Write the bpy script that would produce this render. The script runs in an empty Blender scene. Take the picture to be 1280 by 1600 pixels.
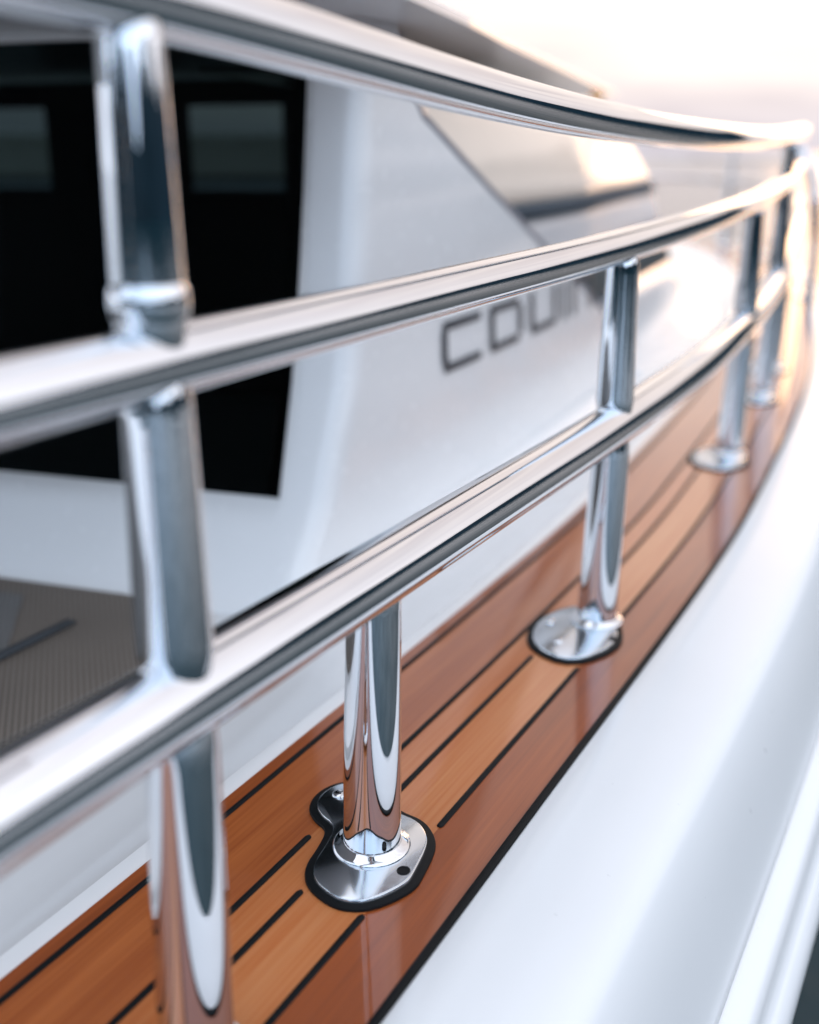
import bpy, bmesh, math, random
import numpy as np
from mathutils import Vector

random.seed(7)
scene = bpy.context.scene
COL = scene.collection
EYE = 0.5            # camera height over the teak (teak top is z = 0)
SEA_Z = -1.75

# ------------------------------------------------------------------ helpers
def put(name, me, mat=None, parent=None, smooth=True):
    o = bpy.data.objects.new(name, me)
    COL.objects.link(o)
    if mat is not None:
        for m in (mat if isinstance(mat, (list, tuple)) else [mat]):
            me.materials.append(m)
    if parent is not None:
        o.parent = parent
    if smooth:
        for p in me.polygons:
            p.use_smooth = True
    return o

def thing(name, label, cat, loc=(0, 0, 0), group=None):
    o = bpy.data.objects.new(name, None)
    o.empty_display_size = .05
    COL.objects.link(o)
    o.location = loc
    o['label'] = label; o['category'] = cat
    if group: o['group'] = group
    return o

def sharp(me, deg=40):
    bm = bmesh.new(); bm.from_mesh(me)
    lim = math.radians(deg)
    for e in bm.edges:
        if len(e.link_faces) == 2:
            e.smooth = e.calc_face_angle(0) < lim
    bm.to_mesh(me); bm.free()

def grid_mesh(name, rows, uvs=None, close_u=False):
    """rows: list of equal-length lists of points"""
    n, m = len(rows), len(rows[0])
    vs = [tuple(map(float, p)) for r in rows for p in r]
    fs = []
    for i in range(n - 1):
        for j in range(m if close_u else m - 1):
            k = (j + 1) % m
            fs.append((i*m + j, i*m + k, (i+1)*m + k, (i+1)*m + j))
    me = bpy.data.meshes.new(name)
    me.from_pydata(vs, [], fs); me.update()
    if uvs is not None:
        uv = me.uv_layers.new(name='UVMap')
        flat = [u for r in uvs for u in r]
        for l in me.loops:
            uv.data[l.index].uv = flat[l.vertex_index]
    return me

def solid(o, th, offset=-1, bevel=0, seg=2):
    md = o.modifiers.new('thick', 'SOLIDIFY'); md.thickness = th; md.offset = offset
    if bevel:
        b = o.modifiers.new('bev', 'BEVEL'); b.width = bevel; b.segments = seg
        b.limit_method = 'ANGLE'; b.angle_limit = math.radians(50)
    return o

def tube(name, pts, r, n=32, caps=True):
    pts = [np.array(p, float) for p in pts]
    rr = r if isinstance(r, (list, np.ndarray)) else [r]*len(pts)
    rows = []
    for i, p in enumerate(pts):
        t = pts[min(i+1, len(pts)-1)] - pts[max(i-1, 0)]
        t /= np.linalg.norm(t)
        up = np.array([0, 0, 1.]) if abs(t[2]) < .9 else np.array([1., 0, 0])
        a = np.cross(t, up); a /= np.linalg.norm(a)
        b = np.cross(a, t)
        rows.append([p + rr[i]*(math.cos(q)*a + math.sin(q)*b) for q in [2*math.pi*k/n for k in range(n)]])
    me = grid_mesh(name, rows, close_u=True)
    if caps:
        bm = bmesh.new(); bm.from_mesh(me)
        es = [e for e in bm.edges if len(e.link_faces) == 1]
        bmesh.ops.holes_fill(bm, edges=es, sides=0)
        bmesh.ops.recalc_face_normals(bm, faces=bm.faces)
        bm.to_mesh(me); bm.free()
        sharp(me, 60)
    return me

def lathe(name, prof, n=40):
    """prof: list of (r, z); around local z"""
    rows = [[(r*math.cos(2*math.pi*k/n), r*math.sin(2*math.pi*k/n), z) for k in range(n)] for r, z in prof]
    me = grid_mesh(name, rows, close_u=True)
    bm = bmesh.new(); bm.from_mesh(me)
    bmesh.ops.remove_doubles(bm, verts=bm.verts, dist=1e-6)
    bmesh.ops.holes_fill(bm, edges=[e for e in bm.edges if len(e.link_faces) == 1], sides=0)
    bmesh.ops.recalc_face_normals(bm, faces=bm.faces)
    bm.to_mesh(me); bm.free()
    sharp(me, 50)
    return me

def plate_mesh(name, poly, z0, z1, bev=0.0):
    """extruded polygon outline with a small top chamfer"""
    P = np.array(poly, float)
    def inset(P, d):
        Q = []
        for i in range(len(P)):
            a, b, c = P[i-1], P[i], P[(i+1) % len(P)]
            t = (c - a)/np.linalg.norm(c - a)
            Q.append(b + d*np.array([-t[1], t[0]]))
        return np.array(Q)
    area = sum(P[i-1][0]*P[i][1] - P[i][0]*P[i-1][1] for i in range(len(P)))
    sg = 1 if area > 0 else -1
    rows = [[(p[0], p[1], z0) for p in P], [(p[0], p[1], z1 - bev) for p in P]]
    if bev:
        Q = inset(P, sg*bev*.35); rows.append([(p[0], p[1], z1 - bev*.35) for p in Q])
        Q = inset(P, sg*bev); rows.append([(p[0], p[1], z1) for p in Q])
    me = grid_mesh(name, rows, close_u=True)
    bm = bmesh.new(); bm.from_mesh(me)
    bm.verts.ensure_lookup_table()
    n = len(P)
    bm.faces.new([bm.verts[(len(rows)-1)*n + k] for k in range(n)])
    bm.faces.new([bm.verts[k] for k in range(n)][::-1])
    bmesh.ops.recalc_face_normals(bm, faces=bm.faces)
    bm.to_mesh(me); bm.free()
    sharp(me, 30)
    return me

def smooth_poly(P, it=3):
    P = [np.array(p, float) for p in P]
    for _ in range(it):
        Q = []
        for i in range(len(P)):
            a, b = P[i], P[(i+1) % len(P)]
            Q += [.75*a + .25*b, .25*a + .75*b]
        P = Q
    return np.array(P)

def catmull(P, n=40):
    P = np.array(P, float); out = []
    for i in range(len(P)-1):
        p0 = P[max(i-1, 0)]; p1 = P[i]; p2 = P[i+1]; p3 = P[min(i+2, len(P)-1)]
        for k in range(n):
            t = k/n
            out.append(.5*((2*p1)+(-p0+p2)*t+(2*p0-5*p1+4*p2-p3)*t*t+(-p0+3*p1-3*p2+p3)*t**3))
    out.append(P[-1]); return np.array(out)

def resample(C, ds):
    s = np.r_[0, np.cumsum(np.linalg.norm(np.diff(C, axis=0), axis=1))]
    S = np.arange(0, s[-1], ds)
    return S, np.c_[np.interp(S, s, C[:, 0]), np.interp(S, s, C[:, 1])]

# ------------------------------------------------------------------ sheer line (outer edge of the teak, seen from above)
OUT = [(-1.02,-1.35),(-.66,-.65),(-.31,.0),(0,.567),(.104,.763),(.222,.978),(.439,1.39),(.578,1.69),(.764,2.105),
       (.905,2.44),(1.07,2.87),(1.27,3.44),(1.545,4.30),(1.74,5.2),(1.85,6.1),(1.84,6.9),(1.66,7.6),(1.28,8.1),(.7,8.45),(0,8.6)]
S, C = resample(catmull(OUT), .02)
for _ in range(60):
    C[1:-1] = .25*C[:-2] + .5*C[1:-1] + .25*C[2:]
# close the bow round to the other side
def frame(C):
    T = np.gradient(C, axis=0); T /= np.linalg.norm(T, axis=1)[:, None]
    return T, np.c_[T[:, 1], -T[:, 0]]
T, N = frame(C)
SMAX = S[-1]
def at(s, o=0.0):
    x = np.array([np.interp(s, S, C[:, 0]), np.interp(s, S, C[:, 1])])
    n = np.array([np.interp(s, S, N[:, 0]), np.interp(s, S, N[:, 1])])
    n /= np.linalg.norm(n)
    return x + n*o
def dirs(s):
    n = np.array([np.interp(s, S, N[:, 0]), np.interp(s, S, N[:, 1])]); n /= np.linalg.norm(n)
    return np.array([-n[1], n[0]]), n
def p3(s, o, z):
    q = at(s, o); return (q[0], q[1], z)

def sweep(name, prof, s0, s1, ds=.04):
    ss = np.arange(s0, s1 + 1e-6, ds)
    rows = [[p3(s, o, z) for o, z in prof] for s in ss]
    uvs = [[(s, o) for o, z in prof] for s in ss]
    me = grid_mesh(name, rows, uvs)
    return me

# ------------------------------------------------------------------ materials
def new_mat(name):
    m = bpy.data.materials.new(name); m.use_nodes = True
    nt = m.node_tree
    b = nt.nodes['Principled BSDF']
    return m, nt, b
def nd(nt, typ, **kw):
    n = nt.nodes.new(typ)
    for k, v in kw.items():
        if k in n.inputs: n.inputs[k].default_value = v
        else: setattr(n, k, v)
    return n
def ramp(nt, stops):
    r = nt.nodes.new('ShaderNodeValToRGB')
    e = r.color_ramp.elements
    while len(e) < len(stops): e.new(.5)
    for el, (p, c) in zip(e, stops):
        el.position = p; el.color = (*c, 1) if len(c) == 3 else c
    return r

def mat_gelcoat(name, base=(.80, .805, .81), rough=.22, coat=.6):
    m, nt, b = new_mat(name)
    tc = nd(nt, 'ShaderNodeTexCoord')
    no = nd(nt, 'ShaderNodeTexNoise'); no.inputs['Scale'].default_value = 3.0; no.inputs['Detail'].default_value = 5
    nt.links.new(tc.outputs['Object'], no.inputs['Vector'])
    r = ramp(nt, [(.3, tuple(c*.96 for c in base)), (.7, base)])
    nt.links.new(no.outputs['Fac'], r.inputs['Fac'])
    nt.links.new(r.outputs['Color'], b.inputs['Base Color'])
    n2 = nd(nt, 'ShaderNodeTexNoise'); n2.inputs['Scale'].default_value = 60; n2.inputs['Detail'].default_value = 3
    nt.links.new(tc.outputs['Object'], n2.inputs['Vector'])
    mr = nd(nt, 'ShaderNodeMapRange'); mr.inputs['To Min'].default_value = rough*.8; mr.inputs['To Max'].default_value = rough*1.25
    nt.links.new(n2.outputs['Fac'], mr.inputs['Value'])
    nt.links.new(mr.outputs['Result'], b.inputs['Roughness'])
    bp = nd(nt, 'ShaderNodeBump'); bp.inputs['Strength'].default_value = .04; bp.inputs['Distance'].default_value = .004
    n3 = nd(nt, 'ShaderNodeTexNoise'); n3.inputs['Scale'].default_value = 9; n3.inputs['Detail'].default_value = 2
    nt.links.new(tc.outputs['Object'], n3.inputs['Vector'])
    nt.links.new(n3.outputs['Fac'], bp.inputs['Height'])
    nt.links.new(bp.outputs['Normal'], b.inputs['Normal'])
    b.inputs['Coat Weight'].default_value = coat
    b.inputs['Coat Roughness'].default_value = .08
    return m

def mat_steel(name, lo=.010, hi=.035, col=(.73, .745, .77)):
    m, nt, b = new_mat(name)
    tc = nd(nt, 'ShaderNodeTexCoord')
    b.inputs['Metallic'].default_value = 1
    no = nd(nt, 'ShaderNodeTexNoise'); no.inputs['Scale'].default_value = 14; no.inputs['Detail'].default_value = 6
    nt.links.new(tc.outputs['Object'], no.inputs['Vector'])
    r = ramp(nt, [(.3, tuple(c*.95 for c in col)), (.7, col)])
    nt.links.new(no.outputs['Fac'], r.inputs['Fac'])
    nt.links.new(r.outputs['Color'], b.inputs['Base Color'])
    # polishing haze, a few dull smears and dried spots
    sm = nd(nt, 'ShaderNodeTexNoise'); sm.inputs['Scale'].default_value = 22; sm.inputs['Detail'].default_value = 8; sm.inputs['Roughness'].default_value = .7; sm.inputs['Distortion'].default_value = .6
    nt.links.new(tc.outputs['Object'], sm.inputs['Vector'])
    mr = nd(nt, 'ShaderNodeMapRange'); mr.inputs['From Min'].default_value = .50; mr.inputs['From Max'].default_value = .72
    mr.inputs['To Min'].default_value = lo; mr.inputs['To Max'].default_value = hi
    nt.links.new(sm.outputs['Fac'], mr.inputs['Value'])
    vo = nd(nt, 'ShaderNodeTexVoronoi'); vo.inputs['Scale'].default_value = 160
    nt.links.new(tc.outputs['Object'], vo.inputs['Vector'])
    vr = nd(nt, 'ShaderNodeMapRange'); vr.inputs['From Min'].default_value = .10; vr.inputs['From Max'].default_value = .16
    vr.inputs['To Min'].default_value = .12; vr.inputs['To Max'].default_value = 0
    nt.links.new(vo.outputs['Distance'], vr.inputs['Value'])
    ml = nd(nt, 'ShaderNodeMath', operation='MULTIPLY')
    gt = nd(nt, 'ShaderNodeMath', operation='GREATER_THAN'); gt.inputs[1].default_value = .58
    nt.links.new(no.outputs['Fac'], gt.inputs[0])
    nt.links.new(vr.outputs['Result'], ml.inputs[0]); nt.links.new(gt.outputs[0], ml.inputs[1])
    ad = nd(nt, 'ShaderNodeMath', operation='ADD')
    nt.links.new(mr.outputs['Result'], ad.inputs[0]); nt.links.new(ml.outputs[0], ad.inputs[1])
    nt.links.new(ad.outputs[0], b.inputs['Roughness'])
    return m

def mat_plain(name, col, rough=.5, metallic=0., spec=.5, coat=0., noise=.12, scale=30):
    m, nt, b = new_mat(name)
    tc = nd(nt, 'ShaderNodeTexCoord')
    no = nd(nt, 'ShaderNodeTexNoise'); no.inputs['Scale'].default_value = scale; no.inputs['Detail'].default_value = 5
    nt.links.new(tc.outputs['Object'], no.inputs['Vector'])
    r = ramp(nt, [(.25, tuple(c*(1-noise) for c in col)), (.75, tuple(min(1, c*(1+noise)) for c in col))])
    nt.links.new(no.outputs['Fac'], r.inputs['Fac'])
    nt.links.new(r.outputs['Color'], b.inputs['Base Color'])
    b.inputs['Roughness'].default_value = rough
    b.inputs['Metallic'].default_value = metallic
    b.inputs['Specular IOR Level'].default_value = spec
    b.inputs['Coat Weight'].default_value = coat
    return m

def mat_teak(name):
    m, nt, b = new_mat(name)
    uv = nd(nt, 'ShaderNodeUVMap'); uv.uv_map = 'UVMap'
    sep = nd(nt, 'ShaderNodeSeparateXYZ')
    nt.links.new(uv.outputs['UV'], sep.inputs['Vector'])
    # plank number from the offset -> its own tone and grain shift
    mr = nd(nt, 'ShaderNodeMapRange')
    mr.inputs['From Min'].default_value = -.23; mr.inputs['From Max'].default_value = 0
    nt.links.new(sep.outputs['Y'], mr.inputs['Value'])
    f = lambda o: (o + .23)/.23
    tone = nt.nodes.new('ShaderNodeValToRGB'); tone.color_ramp.interpolation = 'CONSTANT'
    e = tone.color_ramp.elements
    while len(e) < 5: e.new(.5)
    for el, (p, c) in zip(e, [(0, .32), (f(-.211), .50), (f(-.137), .74), (f(-.106), .92), (f(-.054), .20)]):
        el.position = p; el.color = (c, c, c, 1)
    nt.links.new(mr.outputs['Result'], tone.inputs['Fac'])
    # long fibres
    cmb = nd(nt, 'ShaderNodeCombineXYZ')
    mx = nd(nt, 'ShaderNodeMath', operation='MULTIPLY'); mx.inputs[1].default_value = 5.0
    my = nd(nt, 'ShaderNodeMath', operation='MULTIPLY'); my.inputs[1].default_value = 260.0
    sh = nd(nt, 'ShaderNodeMath', operation='MULTIPLY_ADD'); sh.inputs[1].default_value = 37.0
    nt.links.new(sep.outputs['X'], mx.inputs[0]); nt.links.new(sep.outputs['Y'], my.inputs[0])
    nt.links.new(tone.outputs['Color'], sh.inputs[0]); nt.links.new(mx.outputs[0], sh.inputs[2])
    nt.links.new(sh.outputs[0], cmb.inputs['X']); nt.links.new(my.outputs[0], cmb.inputs['Y'])
    g1 = nd(nt, 'ShaderNodeTexNoise'); g1.inputs['Scale'].default_value = 1.0; g1.inputs['Detail'].default_value = 7; g1.inputs['Roughness'].default_value = .62; g1.inputs['Distortion'].default_value = .35
    nt.links.new(cmb.outputs['Vector'], g1.inputs['Vector'])
    # broad figure
    cm2 = nd(nt, 'ShaderNodeVectorMath', operation='MULTIPLY'); cm2.inputs[1].default_value = (.55, .12, 1)
    nt.links.new(cmb.outputs['Vector'], cm2.inputs[0])
    g2 = nd(nt, 'ShaderNodeTexNoise'); g2.inputs['Scale'].default_value = 1.0; g2.inputs['Detail'].default_value = 3; g2.inputs['Distortion'].default_value = .8
    nt.links.new(cm2.outputs['Vector'], g2.inputs['Vector'])
    c1 = ramp(nt, [(.0, (.16, .034, .007)), (.35, (.30, .068, .013)), (.65, (.46, .132, .032)), (1, (.57, .240, .092))])
    a1 = nd(nt, 'ShaderNodeMath', operation='MULTIPLY_ADD'); a1.inputs[1].default_value = .55
    a2 = nd(nt, 'ShaderNodeMath', operation='MULTIPLY_ADD'); a2.inputs[1].default_value = .5
    a3 = nd(nt, 'ShaderNodeMath', operation='MULTIPLY_ADD'); a3.inputs[1].default_value = .75; a3.inputs[2].default_value = -.42
    nt.links.new(tone.outputs['Color'], a3.inputs[0])
    nt.links.new(g2.outputs['Fac'], a2.inputs[0]); nt.links.new(a3.outputs[0], a2.inputs[2])
    nt.links.new(g1.outputs['Fac'], a1.inputs[0]); nt.links.new(a2.outputs[0], a1.inputs[2])
    nt.links.new(a1.outputs[0], c1.inputs['Fac'])
    nt.links.new(c1.outputs['Color'], b.inputs['Base Color'])
    b.inputs['Roughness'].default_value = .38
    b.inputs['Specular IOR Level'].default_value = .35
    b.inputs['Coat Weight'].default_value = .9
    b.inputs['Coat IOR'].default_value = 1.45
    b.inputs['Coat Roughness'].default_value = .045
    bp = nd(nt, 'ShaderNodeBump'); bp.inputs['Strength'].default_value = .08; bp.inputs['Distance'].default_value = .0008
    nt.links.new(g1.outputs['Fac'], bp.inputs['Height'])
    nt.links.new(bp.outputs['Normal'], b.inputs['Normal'])
    cb = nd(nt, 'ShaderNodeTexNoise'); cb.inputs['Scale'].default_value = 14; cb.inputs['Detail'].default_value = 2
    tc = nd(nt, 'ShaderNodeTexCoord'); nt.links.new(tc.outputs['Object'], cb.inputs['Vector'])
    b2 = nd(nt, 'ShaderNodeBump'); b2.inputs['Strength'].default_value = .03; b2.inputs['Distance'].default_value = .002
    nt.links.new(cb.outputs['Fac'], b2.inputs['Height']); nt.links.new(b2.outputs['Normal'], b.inputs['Coat Normal'])
    return m

def mat_water(name):
    m, nt, b = new_mat(name)
    b.inputs['Base Color'].default_value = (.003, .024, .032, 1)
    b.inputs['Roughness'].default_value = .10
    b.inputs['IOR'].default_value = 1.33
    tc = nd(nt, 'ShaderNodeTexCoord')
    n1 = nd(nt, 'ShaderNodeTexNoise'); n1.inputs['Scale'].default_value = 1.1; n1.inputs['Detail'].default_value = 6
    n2 = nd(nt, 'ShaderNodeTexNoise'); n2.inputs['Scale'].default_value = .12; n2.inputs['Detail'].default_value = 4
    nt.links.new(tc.outputs['Object'], n1.inputs['Vector']); nt.links.new(tc.outputs['Object'], n2.inputs['Vector'])
    b1 = nd(nt, 'ShaderNodeBump'); b1.inputs['Strength'].default_value = .25; b1.inputs['Distance'].default_value = .25
    b2 = nd(nt, 'ShaderNodeBump'); b2.inputs['Strength'].default_value = .15; b2.inputs['Distance'].default_value = 1.2
    nt.links.new(n1.outputs['Fac'], b1.inputs['Height']); nt.links.new(n2.outputs['Fac'], b2.inputs['Height'])
    nt.links.new(b1.outputs['Normal'], b2.inputs['Normal']); nt.links.new(b2.outputs['Normal'], b.inputs['Normal'])
    return m

def mat_mat(name, col, fine=230):
    """woven non-skid sheet"""
    m, nt, b = new_mat(name)
    tc = nd(nt, 'ShaderNodeTexCoord')
    mp = nd(nt, 'ShaderNodeMapping'); mp.inputs['Rotation'].default_value = (0, 0, math.radians(28)); mp.inputs['Scale'].default_value = (fine, fine, fine)
    nt.links.new(tc.outputs['Object'], mp.inputs['Vector'])
    ck = nd(nt, 'ShaderNodeTexChecker'); ck.inputs['Scale'].default_value = 1
    ck.inputs['Color1'].default_value = (*[c*.55 for c in col], 1); ck.inputs['Color2'].default_value = (*[c*1.22 for c in col], 1)
    nt.links.new(mp.outputs['Vector'], ck.inputs['Vector'])
    no = nd(nt, 'ShaderNodeTexNoise'); no.inputs['Scale'].default_value = 7; no.inputs['Detail'].default_value = 5
    nt.links.new(tc.outputs['Object'], no.inputs['Vector'])
    mx = nd(nt, 'ShaderNodeMixRGB', blend_type='MULTIPLY'); mx.inputs['Fac'].default_value = .5
    nt.links.new(ck.outputs['Color'], mx.inputs['Color1']); nt.links.new(no.outputs['Color'], mx.inputs['Color2'])
    r = ramp(nt, [(.3, (.75, .75, .75)), (.7, (1, 1, 1))]); nt.links.new(no.outputs['Fac'], r.inputs['Fac']); nt.links.new(r.outputs['Color'], mx.inputs['Color2'])
    nt.links.new(mx.outputs['Color'], b.inputs['Base Color'])
    b.inputs['Roughness'].default_value = .75
    bp = nd(nt, 'ShaderNodeBump'); bp.inputs['Strength'].default_value = .4; bp.inputs['Distance'].default_value = .001
    nt.links.new(ck.outputs['Fac'], bp.inputs['Height']); nt.links.new(bp.outputs['Normal'], b.inputs['Normal'])
    return m

def mat_pane(name):
    """tinted window pane: dark see-through glass with a clear reflection"""
    m, nt, b = new_mat(name)
    out = nt.nodes['Material Output']
    tr = nd(nt, 'ShaderNodeBsdfTransparent'); tr.inputs['Color'].default_value = (.033, .053, .056, 1)
    gl = nd(nt, 'ShaderNodeBsdfGlossy'); gl.inputs['Roughness'].default_value = .02; gl.inputs['Color'].default_value = (.6, .65, .7, 1)
    fr = nd(nt, 'ShaderNodeFresnel'); fr.inputs['IOR'].default_value = 1.18
    mx = nd(nt, 'ShaderNodeMixShader')
    nt.links.new(fr.outputs['Fac'], mx.inputs['Fac']); nt.links.new(tr.outputs['BSDF'], mx.inputs[1]); nt.links.new(gl.outputs['BSDF'], mx.inputs[2])
    nt.links.new(mx.outputs['Shader'], out.inputs['Surface'])
    nt.nodes.remove(b)
    return m

M = dict(
    white=mat_gelcoat('white_gelcoat'),
    cabinwhite=mat_gelcoat('cabin_gelcoat', (.87, .875, .88), .25, .5),
    hullwhite=mat_gelcoat('hull_gelcoat', (.79, .80, .81), .30, .25),
    steel=mat_steel('polished_steel'),
    satin=mat_steel('satin_steel', .16, .24, (.62, .67, .72)),
    teak=mat_teak('varnished_teak'),
    caulk=mat_plain('black_caulk', (.003, .004, .005), .55, spec=.15, noise=.2, scale=80),
    water=mat_water('sea_water'),
    pad=mat_mat('woven_grey', (.165, .163, .160)),
    padedge=mat_mat('woven_brown', (.180, .152, .128)),
    padseam=mat_plain('mat_seam', (.035, .042, .05), .7),
    pane=mat_pane('tinted_pane'),
    interior=mat_plain('dark_interior', (.004, .004, .005), .8, spec=.1),
    sky_glass=mat_plain('beige_sky_glass', (.84, .735, .63), .38, coat=.5, noise=.03, scale=12),  # beige paints the warm sky mirrored in the windscreen glass
    trim=mat_plain('slate_trim', (.05, .07, .09), .75, spec=.15),
    cowl=mat_plain('grey_cowl', (.60, .61, .63), .4, noise=.04),
    darkglass=mat_plain('dark_glass', (.015, .045, .060), .55, spec=.15),
    rooft=mat_gelcoat('roof_gelcoat', (.78, .78, .79), .35, .3),
    edge_shade=mat_plain('grey_edge_shade', (.25, .25, .28), .7, spec=.2, noise=.04),
    letter=mat_plain('slate_lettering', (.018, .026, .038), .35),
)

# ------------------------------------------------------------------ sea
bpy.ops.mesh.primitive_grid_add(x_subdivisions=2, y_subdivisions=2, size=16000)
sea = bpy.context.object; sea.name = 'sea'; sea.location = (0, 0, SEA_Z)
sea.data.materials.append(M['water']); sea['kind'] = 'structure'

# low unseen coast behind and abeam, added for dark bands mirrored in the steel
rows = []
for k, rr_ in enumerate((62, 70, 84, 105, 150)):
    r = []
    for i in range(121):
        a = math.radians(33 + 228*i/120)
        h = (0, 8, 14, 19, 0)[k]*(.7 + .45*math.sin(i*.21 + k) * math.sin(i*.093 + 1.3) + .12*math.sin(i*.77 + 2*k))
        r.append((rr_*math.sin(a), rr_*math.cos(a), SEA_Z - .5 + max(0, h)))
    rows.append(r)
coast = put('unseen_coast', grid_mesh('unseen_coast', rows), mat_plain('unseen_coast_dark', (.006, .017, .025), .95, spec=.05, noise=.5, scale=.25)); coast['kind'] = 'structure'

# ------------------------------------------------------------------ hull with teak cap rail
hull = thing('yacht_hull', 'white glossy yacht hull with varnished teak cap rail under the steel railing', 'yacht', (at(2.3)[0], at(2.3)[1], 0))
HL = Vector(hull.location)
def adopt(o, par):
    """parent while keeping the world place (children were meshed in world space)"""
    o.parent = par
    o.matrix_parent_inverse = par_inv(par)
    return o
def par_inv(par):
    from mathutils import Matrix
    m = Matrix.Translation(par.location)
    p = par
    while p.parent is not None:
        p = p.parent
        m = Matrix.Translation(p.location) @ m
    return m.inverted()

SE = SMAX - .05
topside = [(.0045, -.012), (.0045, -.001), (.0065, .0), (.03, -.0015), (.06, -.004), (.085, -.0065), (.097, -.0085), (.104, -.0115), (.110, -.0165), (.116, -.024), (.122, -.0345),
           (.130, -.052), (.139, -.077), (.147, -.102), (.154, -.126), (.158, -.140), (.1605, -.150)]
o = put('topside', sweep('topside', topside, .1, SE), M['hullwhite']); solid(o, .006); adopt(o, hull)
# rub rail: two rounded mouldings with a groove
def bead(cx, cz, r, a0, a1, n=9):
    return [(cx + r*math.cos(math.radians(a)), cz + r*math.sin(math.radians(a))) for a in np.linspace(a0, a1, n)]
rub = [(.1605, -.150), (.164, -.1545), (.171, -.1565), (.178, -.159), (.183, -.164), (.186, -.171), (.1868, -.179), (.189, -.186), (.194, -.190), (.200, -.195), (.204, -.203), (.2055, -.213), (.203, -.224), (.195, -.232), (.168, -.236)]
o = put('rub_rail', sweep('rub_rail', rub, .1, SE), M['hullwhite']); solid(o, .004); adopt(o, hull)
low = [(.168, -.235), (.160, -.30), (.14, -.6), (.10, -1.1), (.03, -1.6), (-.05, -2.1)]
o = put('hull_side', sweep('hull_side', low, .1, SE), M['hullwhite']); solid(o, .006); adopt(o, hull)

# teak: one mesh, its planks drawn apart by the caulking
tk = [(-.2275, -.03), (-.2275, -.0015), (-.226, 0)] + [(o_, 0) for o_ in np.linspace(-.215, -.008, 14)] + [(-.0012, 0), (-.0004, -.0012), (-.0004, -.02)]
teak = put('teak_cap_rail', sweep('teak_cap_rail', tk, .1, SE), M['teak']); sharp(teak.data, 40); adopt(teak, hull)
def seam(o0, s0, s1, w=.0056, round_=True):
    ss = list(np.arange(s0, s1, .03)) + [s1]
    rows = []
    for i, s in enumerate(ss):
        rows.append([p3(s, o0 - w/2, .0004), p3(s, o0 - w*.28, .0012), p3(s, o0 + w*.28, .0012), p3(s, o0 + w/2, .0004)])
    if round_:
        def cap(s, d):
            return [[p3(s + d*w*.5*math.sin(a), o0 + k*w*math.cos(a), z) for k, z in ((-.5, .0004), (-.28, .0012), (.28, .0012), (.5, .0004))] for a in np.radians([30, 55, 75, 89])]
        rows = cap(s0, -1)[::-1] + rows + cap(s1, 1)
    o = put('seam', grid_mesh('seam', rows), M['caulk']); o.parent = teak
    return o
POST = [(1.53, 't'), (2.050, 't'), (2.262, 'l'), (2.748, 'm'), (3.545, 'm'), (4.085, 't'), (4.44, 'l'), (8.24, 't'), (10.5, 't')]
def rail_off(s): return float(np.interp(s, [0, 3.5, 4.4, 5, 7, 12], [-.066, -.068, -.080, -.080, -.075, -.07]))
gaps = {-.137: [(2.262, .000, .075)], -.106: [], -.054: []}
for sp, _ in POST:
    if sp < 2.1: continue
    if sp == 2.262:
        gaps[-.106].append((sp, .058, .075)); gaps[-.054].append((sp, .060, .062))
    else:
        gaps[-.106].append((sp, .112, .055)); gaps[-.054].append((sp, .116, .034))
seam(-.211, .15, SE - .1)
for o0, gl in gaps.items():
    a = .15
    for sp, d0, d1 in gl:
        seam(o0, a, sp - d0); a = sp + d1
    seam(o0, a, SE - .1)
# the black joint between teak and gelcoat
o = put('joint', sweep('joint', [(-.0018, .0004), (-.0010, .0014), (.0042, .0012), (.0050, .0002), (.0049, -.004)], .1, SE), M['caulk']); adopt(o, hull)

# white inner margin, side deck and foredeck (one moulding)
deckp = [(-.2275, -.020), (-.2275, -.0025), (-.2295, -.0012), (-.2440, -.0012), (-.2462, -.0030), (-.30, -.012), (-.36, -.021), (-.42, -.028), (-.50, -.031), (-.62, -.032), (-1.2, -.032)]
ss = np.arange(.1, SE, .04)
o = put('side_deck', sweep('side_deck', deckp[:9], .1, SE), M['white']); sharp(o.data, 35); adopt(o, hull)
fd = smooth_poly([at(s, -.495) for s in np.arange(.1, SE, .2)] + [(-2.6, 8.0), (-2.6, -1.2)], 1)
me = bpy.data.meshes.new('foredeck'); me.from_pydata([(p[0], p[1], -.0315) for p in fd], [], [tuple(range(len(fd)))])
o = put('foredeck', me, M['white'], smooth=False); adopt(o, hull)

# ------------------------------------------------------------------ deck mat on the side deck, aft of the bulkhead
A = np.array([-.533, 1.308]); B = np.array([-.150, 1.185]); BH = (B - A)/np.linalg.norm(B - A)
mat_t = thing('deck_mat', 'grey woven non-skid mat with brown border on the white side deck', 'mat', (-.6, .9, -.03))
# border polygon: outboard edge follows the deck, forward edge butts the bulkhead
edge = [at(s, -.478) for s in np.arange(1.2, 2.60, .1)]
Lft = [A + BH*(-1.6), A + BH*(-1.6) + np.array([-.25, -1.3])]
poly = np.array([*edge, B - BH*.17 - np.array([0, .004]), *[l - np.array([0, .004]) for l in Lft]])
o = put('border', plate_mesh('border', poly[::-1], -.0312, -.0200, .002), M['padedge'], smooth=False); adopt(o, mat_t)
edge2 = [at(s, -.622) for s in np.arange(1.2, 2.5, .1)]
q = B - BH*.345 - np.array([.0, .05])
poly2 = np.array([*edge2, q, *[l - np.array([0, .05]) for l in Lft]])
o = put('panel', plate_mesh('panel', poly2[::-1], -.0205, -.0185, .0005), M['pad'], smooth=False); adopt(o, mat_t)
strip = [[(*at(s, -.632), -.0172), (*at(s, -.617), -.0172)] for s in np.arange(1.2, 2.52, .05)]
o = put('seam', grid_mesh('seam', strip), M['padseam']); solid(o, .0025, 1); adopt(o, mat_t)

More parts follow.
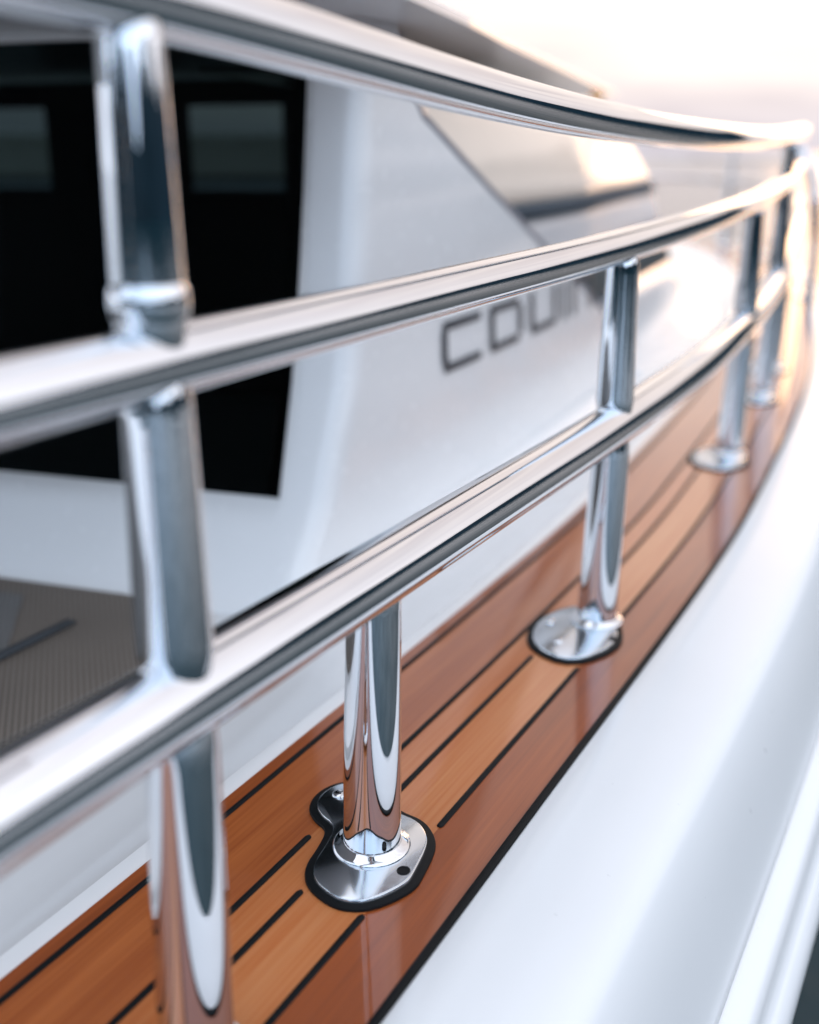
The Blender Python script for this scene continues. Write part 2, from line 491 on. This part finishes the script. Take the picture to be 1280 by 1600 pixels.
# ------------------------------------------------------------------ deckhouse
house = thing('deckhouse', 'white yacht deckhouse with dark aft window, lettering and grey overhanging roof', 'deckhouse', (at(3., -.6)[0], at(3., -.6)[1], -.03))
ZR = [-.030, -.028, -.022, -.012, .003, .022, .05, .09, .15, .22, .30, .38, .46, .53, .60, .663]
def wall_o(z):
    fil = [(-.030, -.375), (-.028, -.395), (-.022, -.411), (-.012, -.423), (.003, -.431), (.022, -.4345), (.05, -.4375)]
    if z <= .05: return float(np.interp(z, [a for a, _ in fil], [b for _, b in fil]))
    return -.435 - .05*z
def s_corner(z): return float(np.interp(z, [-.03, .07, .25, .454, .56, .70], [2.655, 2.766, 2.859, 2.895, 2.912, 2.935]))
def s_diag(z): return float(np.interp(z, [-.03, .0, .10, .193, .351, .452, .55, .61, .71], [4.66, 4.56, 4.28, 4.025, 3.599, 3.339, 3.090, 3.03, 3.02]))
def corner_pt(z):
    q = at(s_corner(z), wall_o(z)); return q - BH*.030
def bh(w_, z, lift=0.0):
    """a point of the aft bulkhead: w_ metres inboard of the corner, at height z"""
    q = corner_pt(z) - BH*w_ + np.array([BH[1], -BH[0]])*lift
    return (q[0], q[1], z)
WIN_R = [(.07, .036), (.25, .054), (.40, .048), (.64, .042)]    # z, window edge's distance from the corner
def win_r(z): return float(np.interp(z, [a for a, _ in WIN_R], [b for _, b in WIN_R]))
ZW0, ZW1, WL = .080, .645, 1.9
ZR = sorted(set(ZR + [ZW0, ZW1]))
rows = []
K = 26
for z in ZR:
    a, b = s_corner(z), s_diag(z)
    r = [bh(w_, z) for w_ in np.linspace(WL, win_r(z), 7)] + [bh(w_, z) for w_ in np.linspace(win_r(z), 0, 4)[1:-1]]
    # rounded corner between the aft bulkhead and the side
    c0 = at(a + .034, wall_o(z)); c2 = corner_pt(z); cm = at(a + .001, wall_o(z) - .001)
    for k in (0, .15, .3, .45, .6, .75, .9):
        p = (1-k)**2*c2 + 2*k*(1-k)*cm + k*k*c0
        r.append((p[0], p[1], z))
    for k in range(K):
        s = a + .034 + (b - a - .034)*k/(K-1)
        r.append(p3(s, wall_o(z), z))
    rows.append(r)
me = grid_mesh('cabin_wall', rows)
bmj = bmesh.new(); bmj.from_mesh(me); bmj.verts.ensure_lookup_table()
mcol = len(rows[0])
dele = []
for f in bmj.faces:
    ids = [v.index for v in f.verts]
    cs = [i % mcol for i in ids]; rs_ = [i//mcol for i in ids]
    if max(cs) <= 6 and ZR[min(rs_)] >= ZW0 - 1e-6 and ZR[max(rs_)] <= ZW1 + 1e-6: dele.append(f)
bmesh.ops.delete(bmj, geom=dele, context='FACES'); bmj.to_mesh(me); bmj.free()
wall = put('cabin_wall', me, M['cabinwhite']); solid(wall, .010, -1)
adopt(wall, house)
zs_w = [ZW0 - .004, .2, .3, .4, .5, .58, ZW1 + .004]
win = put('window', grid_mesh('window', [[bh(win_r(z) - .006 + (WL - win_r(z))*k/4, z, -.009) for k in range(5)] for z in zs_w]), M['pane']); win.parent = wall
# black band just inside the glass edge
fr = [[bh(win_r(z) - .008, z, -.013), bh(win_r(z) + .022, z, -.013)] for z in zs_w]
fo = put('window_frame', grid_mesh('window_frame', fr), M['interior']); solid(fo, .003, 0); fo.parent = wall
# grey strip standing in for the shade along the slanted front edge
zs_d = [.0, .05, .10, .15, .193, .25, .30, .351, .40, .452, .50, .55, .60, .65]
o = put('pillar_shade', tube('pillar_shade', [(*at(s_diag(z) + .004, wall_o(z) - .006), z) for z in zs_d], .0085, 14), M['edge_shade']); adopt(o, house)

# lettering: extended squared capitals lying on the wall
def on_wall(s, z, lift=.0): return p3(s, wall_o(z) + lift, z)
def stroke(s0, z0, s1, z1, n=7):
    """one rectangular bar (s0..s1, z0..z1) as quads"""
    return [[(s0 + (s1-s0)*i/n, z0) for i in range(n+1)], [(s0 + (s1-s0)*i/n, z1) for i in range(n+1)]]
def letter(bars):
    vs, fs = [], []
    for (s0, z0, s1, z1) in bars:
        r = stroke(s0, z0, s1, z1); n = len(r[0]); base = len(vs)
        vs += [on_wall(s, z, .0035) for s, z in r[0]] + [on_wall(s, z, .0035) for s, z in r[1]]
        fs += [(base+i, base+i+1, base+n+i+1, base+n+i) for i in range(n-1)]
    me = bpy.data.meshes.new('letter'); me.from_pydata(vs, [], fs)
    bm = bmesh.new(); bm.from_mesh(me); bmesh.ops.remove_doubles(bm, verts=bm.verts, dist=1e-5); bm.to_mesh(me); bm.free()
    o = put('letter', me, M['letter'], smooth=False); o.parent = wall
    return o
zb, zt, hs, vs_ = .186, .262, .013, .021
w = .165
def bars_for(ch, s):
    e = s + w
    mid = (zb+zt)/2
    L = (s, zb+hs, s+vs_, zt-hs); R = (e-vs_, zb+hs, e, zt-hs)
    top = (s+.010, zt-hs, e, zt); bot = (s+.010, zb, e, zb+hs)
    if ch == 'C': return [L, (s+.006, zt-hs, e, zt), (s+.006, zb, e, zb+hs)]
    if ch == 'D': return [(s, zb+hs, s+vs_, zt-hs), (s, zt-hs, e-.02, zt), (s, zb, e-.02, zb+hs), R]
    if ch == 'U': return [(s, zb+hs, s+vs_, zt), (s+.006, zb, e-.006, zb+hs), (e-vs_, zb+hs, e, zt)]
    if ch == 'I': return [(s, zb, s+vs_, zt)]
    if ch == 'N': return [(s, zb, s+vs_, zt-hs), (s, zt-hs, e, zt), (e-vs_, zb, e, zt-hs)]
for ch, s in (('C', 3.125), ('D', 3.335), ('U', 3.545), ('I', 3.755), ('N', 3.825)):
    letter(bars_for(ch, s))

# saloon behind the glass: dark, with two openings to the far side
far_dir = np.array([BH[1], -BH[0]])
def room(w_, d, z):
    q = corner_pt(.1) - BH*w_ - far_dir*d
    return (q[0], q[1], z)
RD = 1.0
bmj = bmesh.new()
xs = [.01, .467, .685, 1.05, 1.27, 2.0]; zz = [-.5, .425, .597, .65]
V = {(i, j): bmj.verts.new(room(x, RD, z)) for i, x in enumerate(xs) for j, z in enumerate(zz)}
for i in range(5):
    for j in range(3):
        if j == 1 and i in (1, 3): continue
        bmj.faces.new((V[i, j], V[i+1, j], V[i+1, j+1], V[i, j+1]))
# floor, ceiling, ends of the saloon
def quad(*p): bmj.faces.new([bmj.verts.new(q) for q in p])
quad(room(.02, .03, -.5), room(2, .03, -.5), room(2, RD, -.5), room(.02, RD, -.5))
quad(room(2, .03, -.5), room(2, RD, -.5), room(2, RD, .65), room(2, .40, .65))
quad(room(.045, .03, -.5), room(.01, RD, -.5), room(.01, RD, .54), room(.045, .30, .54))
me = bpy.data.meshes.new('saloon'); bmj.to_mesh(me); bmj.free()
o = put('saloon', me, M['interior'], smooth=False); adopt(o, house)

# windscreen: its side runs on behind the slanted pillar and rounds the front of the house
G = [at(s, -.452) for s in np.arange(2.9, 4.45, .15)] + [(.735, 3.20), (.915, 3.62), (.985, 4.02), (.92, 4.40), (.64, 4.70), (.1, 4.80), (-.5, 4.9), (-1.4, 4.95), (-2.4, 4.95)]
GS, GC = resample(catmull(G, 16), .03)
for _ in range(25): GC[1:-1] = .25*GC[:-2] + .5*GC[1:-1] + .25*GC[2:]
GT, GN = frame(GC)
def lean(k): return float(np.interp(GS[k], [0, 1.2, 2.2, 6], [.06, .10, .34, .34]))
def g_pt(k, z, extra=0.):
    inn = lean(k)*max(0, z) + max(0, z - .40)*lean(k)*.6 + extra
    q = GC[k] - GN[k]*inn
    return (q[0], q[1], z)
def ztop(k): return float(np.interp(GS[k], [0, 1.0, 2.2, 6], [.585, .560, .545, .545]))
def k_start(z):
    q = at(s_diag(z) - .05, wall_o(z))
    return int(np.argmin(np.linalg.norm(GC - q, axis=1)))
def band(z0, z1, mat, name, nz=4, extra0=0., extra1=0., par=None, th=.012, full=False):
    k0 = 0 if full else max(0, k_start((z0+z1)/2) - 2)
    ks = list(range(k0, len(GC), 1))
    rows = []
    for i in range(nz+1):
        f = i/nz
        rows.append([g_pt(k, z0 + ((z1 if z1 is not None else ztop(k)) - z0)*f, extra0 + (extra1-extra0)*f) for k in ks])
    o = put(name, grid_mesh(name, rows), mat); solid(o, th, -1); adopt(o, par)
    return o
# white coachroof flowing out on the foredeck
prof = [(-.034, -.30), (-.031, -.22), (-.022, -.14), (-.004, -.080), (.025, -.038), (.07, -.014), (.12, -.004), (.168, .0)]
ks = list(range(max(0, k_start(.0) - 6), len(GC)))
fr_k = lambda k: float(np.interp(GS[k], [0, 1.2, 2.0, 6], [.15, .25, 1, 1]))
rows = [[g_pt(k, z, e*fr_k(k)) for k in ks] for z, e in prof]
o = put('coachroof', grid_mesh('coachroof', rows), M['white']); solid(o, .01, -1); adopt(o, house)
band(.166, .285, M['darkglass'], 'lower_window', 3, .004, .010, house)
band(.283, .389, M['cowl'], 'cowl', 3, .006, .008, house)
band(.386, .412, M['trim'], 'trim_band', 2, -.004, -.002, house)

glazing = thing('windscreen_sky_tint', 'windscreen beyond the slanted white pillar, coloured beige for the warm sky it mirrors', 'glazing', (.5, 3.0, .41))
k0 = max(0, k_start(.50) - 6)
ks = list(range(k0, len(GC)))
rows = []
for f in np.linspace(0, 1, 7):
    rows.append([g_pt(k, .411 + (ztop(k) - .411)*f, .002 + .012*f*f) for k in ks])
for dz, e in ((.018, .030), (.03, .07), (.036, .14), (.038, .25)):
    rows.append([g_pt(k, ztop(k) + dz*.8, e) for k in ks])
o = put('sky_glass', grid_mesh('sky_glass', rows), M['sky_glass']); solid(o, .008, -1); adopt(o, glazing)

# roof with overhang, a thin blade that ends in a point
RO = [(-1.9, .25), (-.62, .25), (-.46, .40), (-.34, .75), (-.10, 1.15), (.0, 1.30), (.08, 1.56), (.163, 1.87), (.26, 2.20), (.366, 2.56), (.48, 2.96), (.605, 3.40), (.54, 3.52), (.30, 3.64), (-.5, 3.8), (-1.9, 3.8)]  # aft overhang added out of view to shade the bulkhead and mat
Rp = np.array(RO)
o = put('roof', plate_mesh('roof', Rp, .660, .673, .004), M['rooft'], smooth=False); adopt(o, house)
m_, nt_, b_ = new_mat('tip_glow_orange')  # glowing knob put in for the sunlit orange spot at the roof tip
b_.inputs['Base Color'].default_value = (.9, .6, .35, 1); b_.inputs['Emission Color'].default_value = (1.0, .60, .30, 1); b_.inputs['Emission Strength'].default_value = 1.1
lm = lathe('tip_glow', [(.0, -.018), (.008, -.017), (.014, -.011), (.016, -.003), (.016, 0), (.020, .002), (.020, .012), (0, .012)], 24)
lo = put('tip_glow', lm, m_); lo.location = (.525, 3.24, .648); adopt(lo, house)

# ------------------------------------------------------------------ guard rail
rail = thing('guard_rail', 'polished steel three-bar guard rail curving along the teak cap rail', 'railing', (at(2.3, -.07)[0], at(2.3, -.07)[1], 0))
ZT = lambda s: float(np.interp(s, [0, 2.0, 2.12, 2.3, 2.45, 2.65, 3.0, 3.5, 3.8, 4.4, 5, 8, 12], [.569, .5695, .561, .5445, .5365, .527, .520, .521, .528, .546, .560, .57, .57]))
ZM = lambda s: float(np.interp(s, [0, 2.0, 2.7, 3.05, 3.6, 4.05, 4.4, 5, 8, 12], [.408, .408, .411, .419, .429, .446, .462, .47, .47, .47]))
ZL = lambda s: float(np.interp(s, [0, 1.95, 2.15, 2.4, 2.7, 3.1, 3.7, 4.0, 4.2, 4.4, 4.8, 5.5, 8, 12], [.240, .239, .236, .232, .229, .228, .231, .243, .258, .278, .31, .34, .36, .36]))
RT, RM, RL = .0168, .0168, .0230
def rail_pts(Z, s1=SMAX - .2):
    ss = np.arange(.1, s1, .04)
    z = np.array([Z(s) for s in ss])
    for _ in range(30): z[1:-1] = .25*z[:-2] + .5*z[1:-1] + .25*z[2:]
    return [p3(s, rail_off(s), zz_) for s, zz_ in zip(ss, z)]
for nm, Z, r in (('top_rail', ZT, RT), ('middle_rail', ZM, RM), ('lower_rail', ZL, RL)):
    o = put(nm, tube(nm, rail_pts(Z), r, 40), M['steel']); adopt(o, rail)

# base plate outlines in (along, out) around the post centre
def px(L, c, sc=1.0):
    return [((a - c[0])*sc, (b - c[1])*sc) for a, b in L]
# lobed plate of the sharp post, oval plate with one cut corner for the others
LOBED = [(.076,-.052),(.066,-.071),(.044,-.078),(.023,-.073),(.010,-.058),(.005,-.043),(-.017,-.037),(-.042,-.033),(-.059,-.021),(-.068,-.001),(-.070,.015),(-.063,.031),(-.048,.042),(-.026,.051),(-.009,.049),(.023,.043),(.038,.034),(.051,.018),(.053,-.002),(.060,-.020),(.072,-.032)]
OVAL = [(-.062,-.058),(-.031,-.062),(.006,-.055),(.034,-.038),(.044,-.010),(.028,.018),(-.014,.036),(-.041,.043),(-.070,.039),(-.102,.024),(-.115,.001),(-.106,-.027),(-.088,-.047)]
def outline(P, grow, it=2):
    Q = smooth_poly(P, it)
    R = []
    ar = sum(Q[i-1][0]*Q[i][1] - Q[i][0]*Q[i-1][1] for i in range(len(Q)))
    sg = 1 if ar > 0 else -1
    for i in range(len(Q)):
        t = Q[(i+1) % len(Q)] - Q[i-1]; t /= np.linalg.norm(t)
        R.append(Q[i] + sg*grow*np.array([t[1], -t[0]]))
    return np.array(R)
def local(P, s):
    """(along, out) -> plan axes of the world, no translation"""
    t, n = dirs(s)
    return [a*t + b*n for a, b in P]
screw_me = lathe('screw', [(.0060, 0), (.0060, .0006), (.0052, .0016), (.0036, .0023), (.0018, .0024), (.0015, .0014), (0, .0014)], 20)
screw_me.materials.append(M['steel']); screw_me.materials.append(M['caulk'])
bmj = bmesh.new(); bmj.from_mesh(screw_me)
for ang in (.5, .5 + math.pi/2):
    c_, s__ = math.cos(ang), math.sin(ang)
    vv = [bmj.verts.new((x*c_ - y*s__, x*s__ + y*c_, .00255)) for x, y in ((-.0032, -.0005), (.0032, -.0005), (.0032, .0005), (-.0032, .0005))]
    f_ = bmj.faces.new(vv); f_.material_index = 1
    for v_ in vv: v_.co.z += .00005*(ang > 1)
bmj.to_mesh(screw_me); bmj.free()
for p_ in screw_me.polygons: p_.use_smooth = True
hole_me = lathe('countersink', [(.0050, .0001), (.0050, .0008), (.0042, .0010), (.0036, .0005), (0, .0005)], 20)
hole_me.materials.append(M['caulk'])
def stanchion(s, kind):
    o0 = rail_off(s) - .006
    if abs(s - 2.262) < 1e-3: s, o0 = 2.2705, -.085
    near = abs(s - 2.2705) < 1e-3
    q = at(s, o0)
    zt = {'t': ZT(s), 'm': ZM(s), 'l': ZL(s)}[kind]
    t, n = dirs(s)
    # tube: tapers slightly upwards and is necked where it is welded to a rail
    R_ = lambda z: float(np.interp(z, [0, .2, .405, .425, .6], [.0220, .0198, .0172, .0142, .0140]))
    top_o = q + n*(rail_off(s) - o0)*(.25 if near else 1)
    def ctr(z): return q + (top_o - q)*min(1, max(0, z/.23))
    lv = [(ZL(s), RL)] + ([(ZM(s), RM)] if kind in 'mt' else []) + ([(ZT(s), RT)] if kind == 't' else [])
    prof = [(.004, R_(0)), (.02, R_(.02)), (.10, R_(.10))]
    for i, (zc, r_) in enumerate(lv):
        base_ = [(-r_ - .010, 1), (-r_ - .003, .995), (-r_ + .001, .975), (-r_*.6, .90), (0, .74)]
        prof += [(zc + d, k*R_(zc)) for d, k in (base_ if i < len(lv) - 1 else base_[:-1])]
        if i < len(lv) - 1: prof += [(zc - d, k*R_(zc)) for d, k in base_[::-1][1:]]
    pts = [(*ctr(z), z) for z, _ in prof]; rr = [r_ for _, r_ in prof]
    PR = R_(0)
    me = tube('stanchion', pts, rr, 40)
    st = put('stanchion', me, M['steel']); adopt(st, rail)
    def child(o):
        o.parent = st
        o.matrix_parent_inverse = (st.matrix_parent_inverse).inverted() @ par_inv(rail) if False else st.matrix_parent_inverse.inverted() @ st.matrix_parent_inverse
        return o
    # turned ring on the nearest tall post just above the middle bar, flared neck under the top bar
    if abs(s - 2.05) < 1e-3:
        rz = ZM(s) + RM + .013; rp = R_(rz)
        rm = lathe('ring', [(rp*.95, -.013), (rp + .0008, -.0125), (rp + .0034, -.008), (rp + .0042, -.002), (rp + .0038, .004), (rp + .0018, .008), (rp + .0004, .012), (rp*.95, .013)], 40)
        c = put('ring', rm, M['steel']); c.location = (*ctr(rz), rz); child(c)
    # base
    flush = abs(s - 2.05) < 1e-3
    P = LOBED if near else OVAL
    it_ = 2 if near else 1
    if not flush:
        gk = put('gasket', plate_mesh('gasket', local(outline(P, .0, it_), s), .0002, .0030, .0012), M['caulk']); gk.location = (q[0], q[1], 0); child(gk)
        bp = put('base_plate', plate_mesh('base_plate', local(outline(P, -.0062, it_), s), .0010, .0058, .0016), M['satin']); bp.location = (q[0], q[1], 0); child(bp)
    br = put('base_ring', lathe('base_ring', [(PR*.98, .0120), (PR + .0012, .0118), (PR + .0030, .0095), (PR + .0056, .0092), (PR + .0072, .0080), (PR + .0076, .0062), (PR + .0070, .0050), (PR, .0050)], 56), M['steel']); br.location = (q[0], q[1], 0); child(br)
    for a, b, mm in ([] if flush else [(.046, -.057, screw_me), (-.016, .036, hole_me)] if P is LOBED else [(-.073, -.018, screw_me), (-.040, .033, hole_me), (-.030, -.044, screw_me)]):
        so = bpy.data.objects.new('screw', mm); COL.objects.link(so)
        v = q + a*t + b*n; so.location = (v[0], v[1], .0056); child(so)
for s_, k_ in POST: stanchion(s_, k_)

# ------------------------------------------------------------------ handrail loop at the bow, outboard of the guard rail
bow = thing('bow_handrail', 'thin curved steel handrail with a single post on the far outer edge of the teak', 'handrail', (1.446, 4.0, 0))
HP = [(1.20, 3.85, .548), (1.26, 3.85, .537), (1.318, 3.84, .505), (1.352, 3.83, .450), (1.376, 3.82, .365), (1.388, 3.815, .25), (1.392, 3.81, .12), (1.392, 3.80, -.012)]
hp = [tuple(np.r_[a, 0]) if len(a) == 2 else tuple(a) for a in catmull(HP, 8)]
o = put('rail', tube('rail', hp, .017, 24), M['steel']); adopt(o, bow)
o = put('post', tube('post', [(1.440, 3.99, .002), (1.426, 3.93, .20), (1.352, 3.83, .445)], .0085, 20), M['steel']); adopt(o, bow)
o = put('foot', lathe('foot', [(.026, 0), (.026, .006), (.018, .011), (.012, .016), (.0, .016)], 24), M['steel']); o.location = (1.440, 3.99, .0004); adopt(o, bow)

# ------------------------------------------------------------------ world: dusk sky under thin high cloud
SUN_AZ, SUN_EL = 24, 8       # degrees to the right of straight ahead, above the horizon
wd = bpy.data.worlds.new('World'); scene.world = wd; wd.use_nodes = True
nt = wd.node_tree; bg = nt.nodes['Background']
sky = nt.nodes.new('ShaderNodeTexSky'); sky.sky_type = 'NISHITA'; sky.sun_disc = False
sky.sun_elevation = math.radians(SUN_EL); sky.sun_rotation = math.radians(SUN_AZ)
sky.air_density = 1.2; sky.dust_density = 2.0; sky.ozone_density = 2.0
# soft shoulder so the glow round the hidden sun stays a pale haze
sc1 = nt.nodes.new('ShaderNodeVectorMath'); sc1.operation = 'MULTIPLY_ADD'
sc1.inputs[1].default_value = (1/3.0,)*3; sc1.inputs[2].default_value = (1, 1, 1)
dv = nt.nodes.new('ShaderNodeVectorMath'); dv.operation = 'DIVIDE'
nt.links.new(sky.outputs['Color'], sc1.inputs[0]); nt.links.new(sky.outputs['Color'], dv.inputs[0]); nt.links.new(sc1.outputs[0], dv.inputs[1])
tc = nt.nodes.new('ShaderNodeTexCoord')
cl = nt.nodes.new('ShaderNodeTexNoise'); cl.inputs['Scale'].default_value = 1.8; cl.inputs['Detail'].default_value = 6
mp = nt.nodes.new('ShaderNodeMapping'); mp.inputs['Scale'].default_value = (1, 1, 3.5)
nt.links.new(tc.outputs['Generated'], mp.inputs['Vector']); nt.links.new(mp.outputs['Vector'], cl.inputs['Vector'])
# cloud cover: thicker low down and towards the sun side, thinner and bluer overhead and behind
cr = ramp(nt, [(.30, (.84, .84, .84)), (.70, (1, 1, 1))]); nt.links.new(cl.outputs['Fac'], cr.inputs['Fac'])
sun_dir = (math.sin(math.radians(16)), math.cos(math.radians(16)), .12)     # thinnest cloud, beside the veiled sun
dt = nt.nodes.new('ShaderNodeVectorMath'); dt.operation = 'DOT_PRODUCT'; dt.inputs[1].default_value = sun_dir
nt.links.new(tc.outputs['Generated'], dt.inputs[0])
mr = nt.nodes.new('ShaderNodeMapRange'); mr.inputs['From Min'].default_value = -1; mr.inputs['From Max'].default_value = 1
nt.links.new(dt.outputs['Value'], mr.inputs['Value'])
cc = ramp(nt, [(0, (3.9, 5.1, 6.7)), (.40, (5.0, 5.6, 6.4)), (.72, (4.9, 5.0, 5.4)), (.88, (3.5, 3.35, 3.45)), (.96, (3.35, 3.0, 2.9)), (1, (3.9, 3.45, 3.2))])
nt.links.new(mr.outputs['Result'], cc.inputs['Fac'])
mx = nt.nodes.new('ShaderNodeMixRGB')
nt.links.new(cr.outputs['Color'], mx.inputs['Fac']); nt.links.new(dv.outputs[0], mx.inputs['Color1']); nt.links.new(cc.outputs['Color'], mx.inputs['Color2'])
# a dull mauve haze bank sits on the horizon
sx = nt.nodes.new('ShaderNodeSeparateXYZ'); nt.links.new(tc.outputs['Generated'], sx.inputs['Vector'])
mh = nt.nodes.new('ShaderNodeMapRange'); mh.interpolation_type = 'SMOOTHSTEP'
mh.inputs['From Min'].default_value = -.02; mh.inputs['From Max'].default_value = .10; mh.inputs['To Min'].default_value = .85; mh.inputs['To Max'].default_value = 0
nt.links.new(sx.outputs['Z'], mh.inputs['Value'])
hc = ramp(nt, [(0, (3.3, 4.3, 5.6)), (.50, (4.8, 5.2, 5.8)), (.8, (2.9, 2.9, 3.3)), (.93, (1.6, 1.65, 2.05)), (1, (1.65, 1.6, 1.95))])
nt.links.new(mr.outputs['Result'], hc.inputs['Fac'])
m2 = nt.nodes.new('ShaderNodeMixRGB')
nt.links.new(mh.outputs['Result'], m2.inputs['Fac']); nt.links.new(mx.outputs['Color'], m2.inputs['Color1']); nt.links.new(hc.outputs['Color'], m2.inputs['Color2'])
streak = nt.nodes.new('ShaderNodeTexNoise'); streak.inputs['Scale'].default_value = 3.2; streak.inputs['Detail'].default_value = 5; streak.inputs['Distortion'].default_value = .5
mps = nt.nodes.new('ShaderNodeMapping'); mps.inputs['Scale'].default_value = (1, 1, 9); mps.inputs['Rotation'].default_value = (.12, .10, 0)
nt.links.new(tc.outputs['Generated'], mps.inputs['Vector']); nt.links.new(mps.outputs['Vector'], streak.inputs['Vector'])
sr = ramp(nt, [(.34, (.87, .85, .87)), (.62, (1.10, 1.08, 1.06))]); nt.links.new(streak.outputs['Fac'], sr.inputs['Fac'])
sm_ = nt.nodes.new('ShaderNodeMixRGB'); sm_.blend_type = 'MULTIPLY'; sm_.inputs['Fac'].default_value = 1
nt.links.new(m2.outputs['Color'], sm_.inputs['Color1']); nt.links.new(sr.outputs['Color'], sm_.inputs['Color2'])
gain = nt.nodes.new('ShaderNodeVectorMath'); gain.operation = 'SCALE'; gain.inputs['Scale'].default_value = 8.0
nt.links.new(sm_.outputs['Color'], gain.inputs[0])
nt.links.new(gain.outputs[0], bg.inputs['Color'])
bg.inputs['Strength'].default_value = .15

sl = bpy.data.lights.new('sun', 'SUN'); sl.energy = .65; sl.angle = math.radians(13); sl.color = (1.0, .56, .28)
so = bpy.data.objects.new('sun', sl); COL.objects.link(so)
az, el = math.radians(SUN_AZ), math.radians(SUN_EL)
d = Vector((math.sin(az)*math.cos(el), math.cos(az)*math.cos(el), math.sin(el)))
so.rotation_euler = d.to_track_quat('Z', 'Y').to_euler()

# ------------------------------------------------------------------ camera
cd = bpy.data.cameras.new('camera'); cam = bpy.data.objects.new('camera', cd); COL.objects.link(cam)
cam.location = (0, 0, EYE)
cam.rotation_euler = (math.radians(90) - math.atan(.3314), 0, 0)
cd.sensor_fit = 'VERTICAL'; cd.sensor_height = 36; cd.lens = 36*1690/1600
cd.clip_start = .01; cd.clip_end = 30000
cd.dof.use_dof = True; cd.dof.focus_distance = .83; cd.dof.aperture_fstop = 2.45
scene.camera = cam
scene.view_settings.view_transform = 'Standard'; scene.view_settings.look = 'None'
scene.view_settings.exposure = -1.84; scene.view_settings.gamma = 1
scene.render.resolution_x = 819; scene.render.resolution_y = 1024
scene.cycles.max_bounces = 10; scene.cycles.glossy_bounces = 8; scene.cycles.transparent_max_bounces = 12
scene.cycles.caustics_reflective = False; scene.cycles.caustics_refractive = False; scene.cycles.blur_glossy = .5
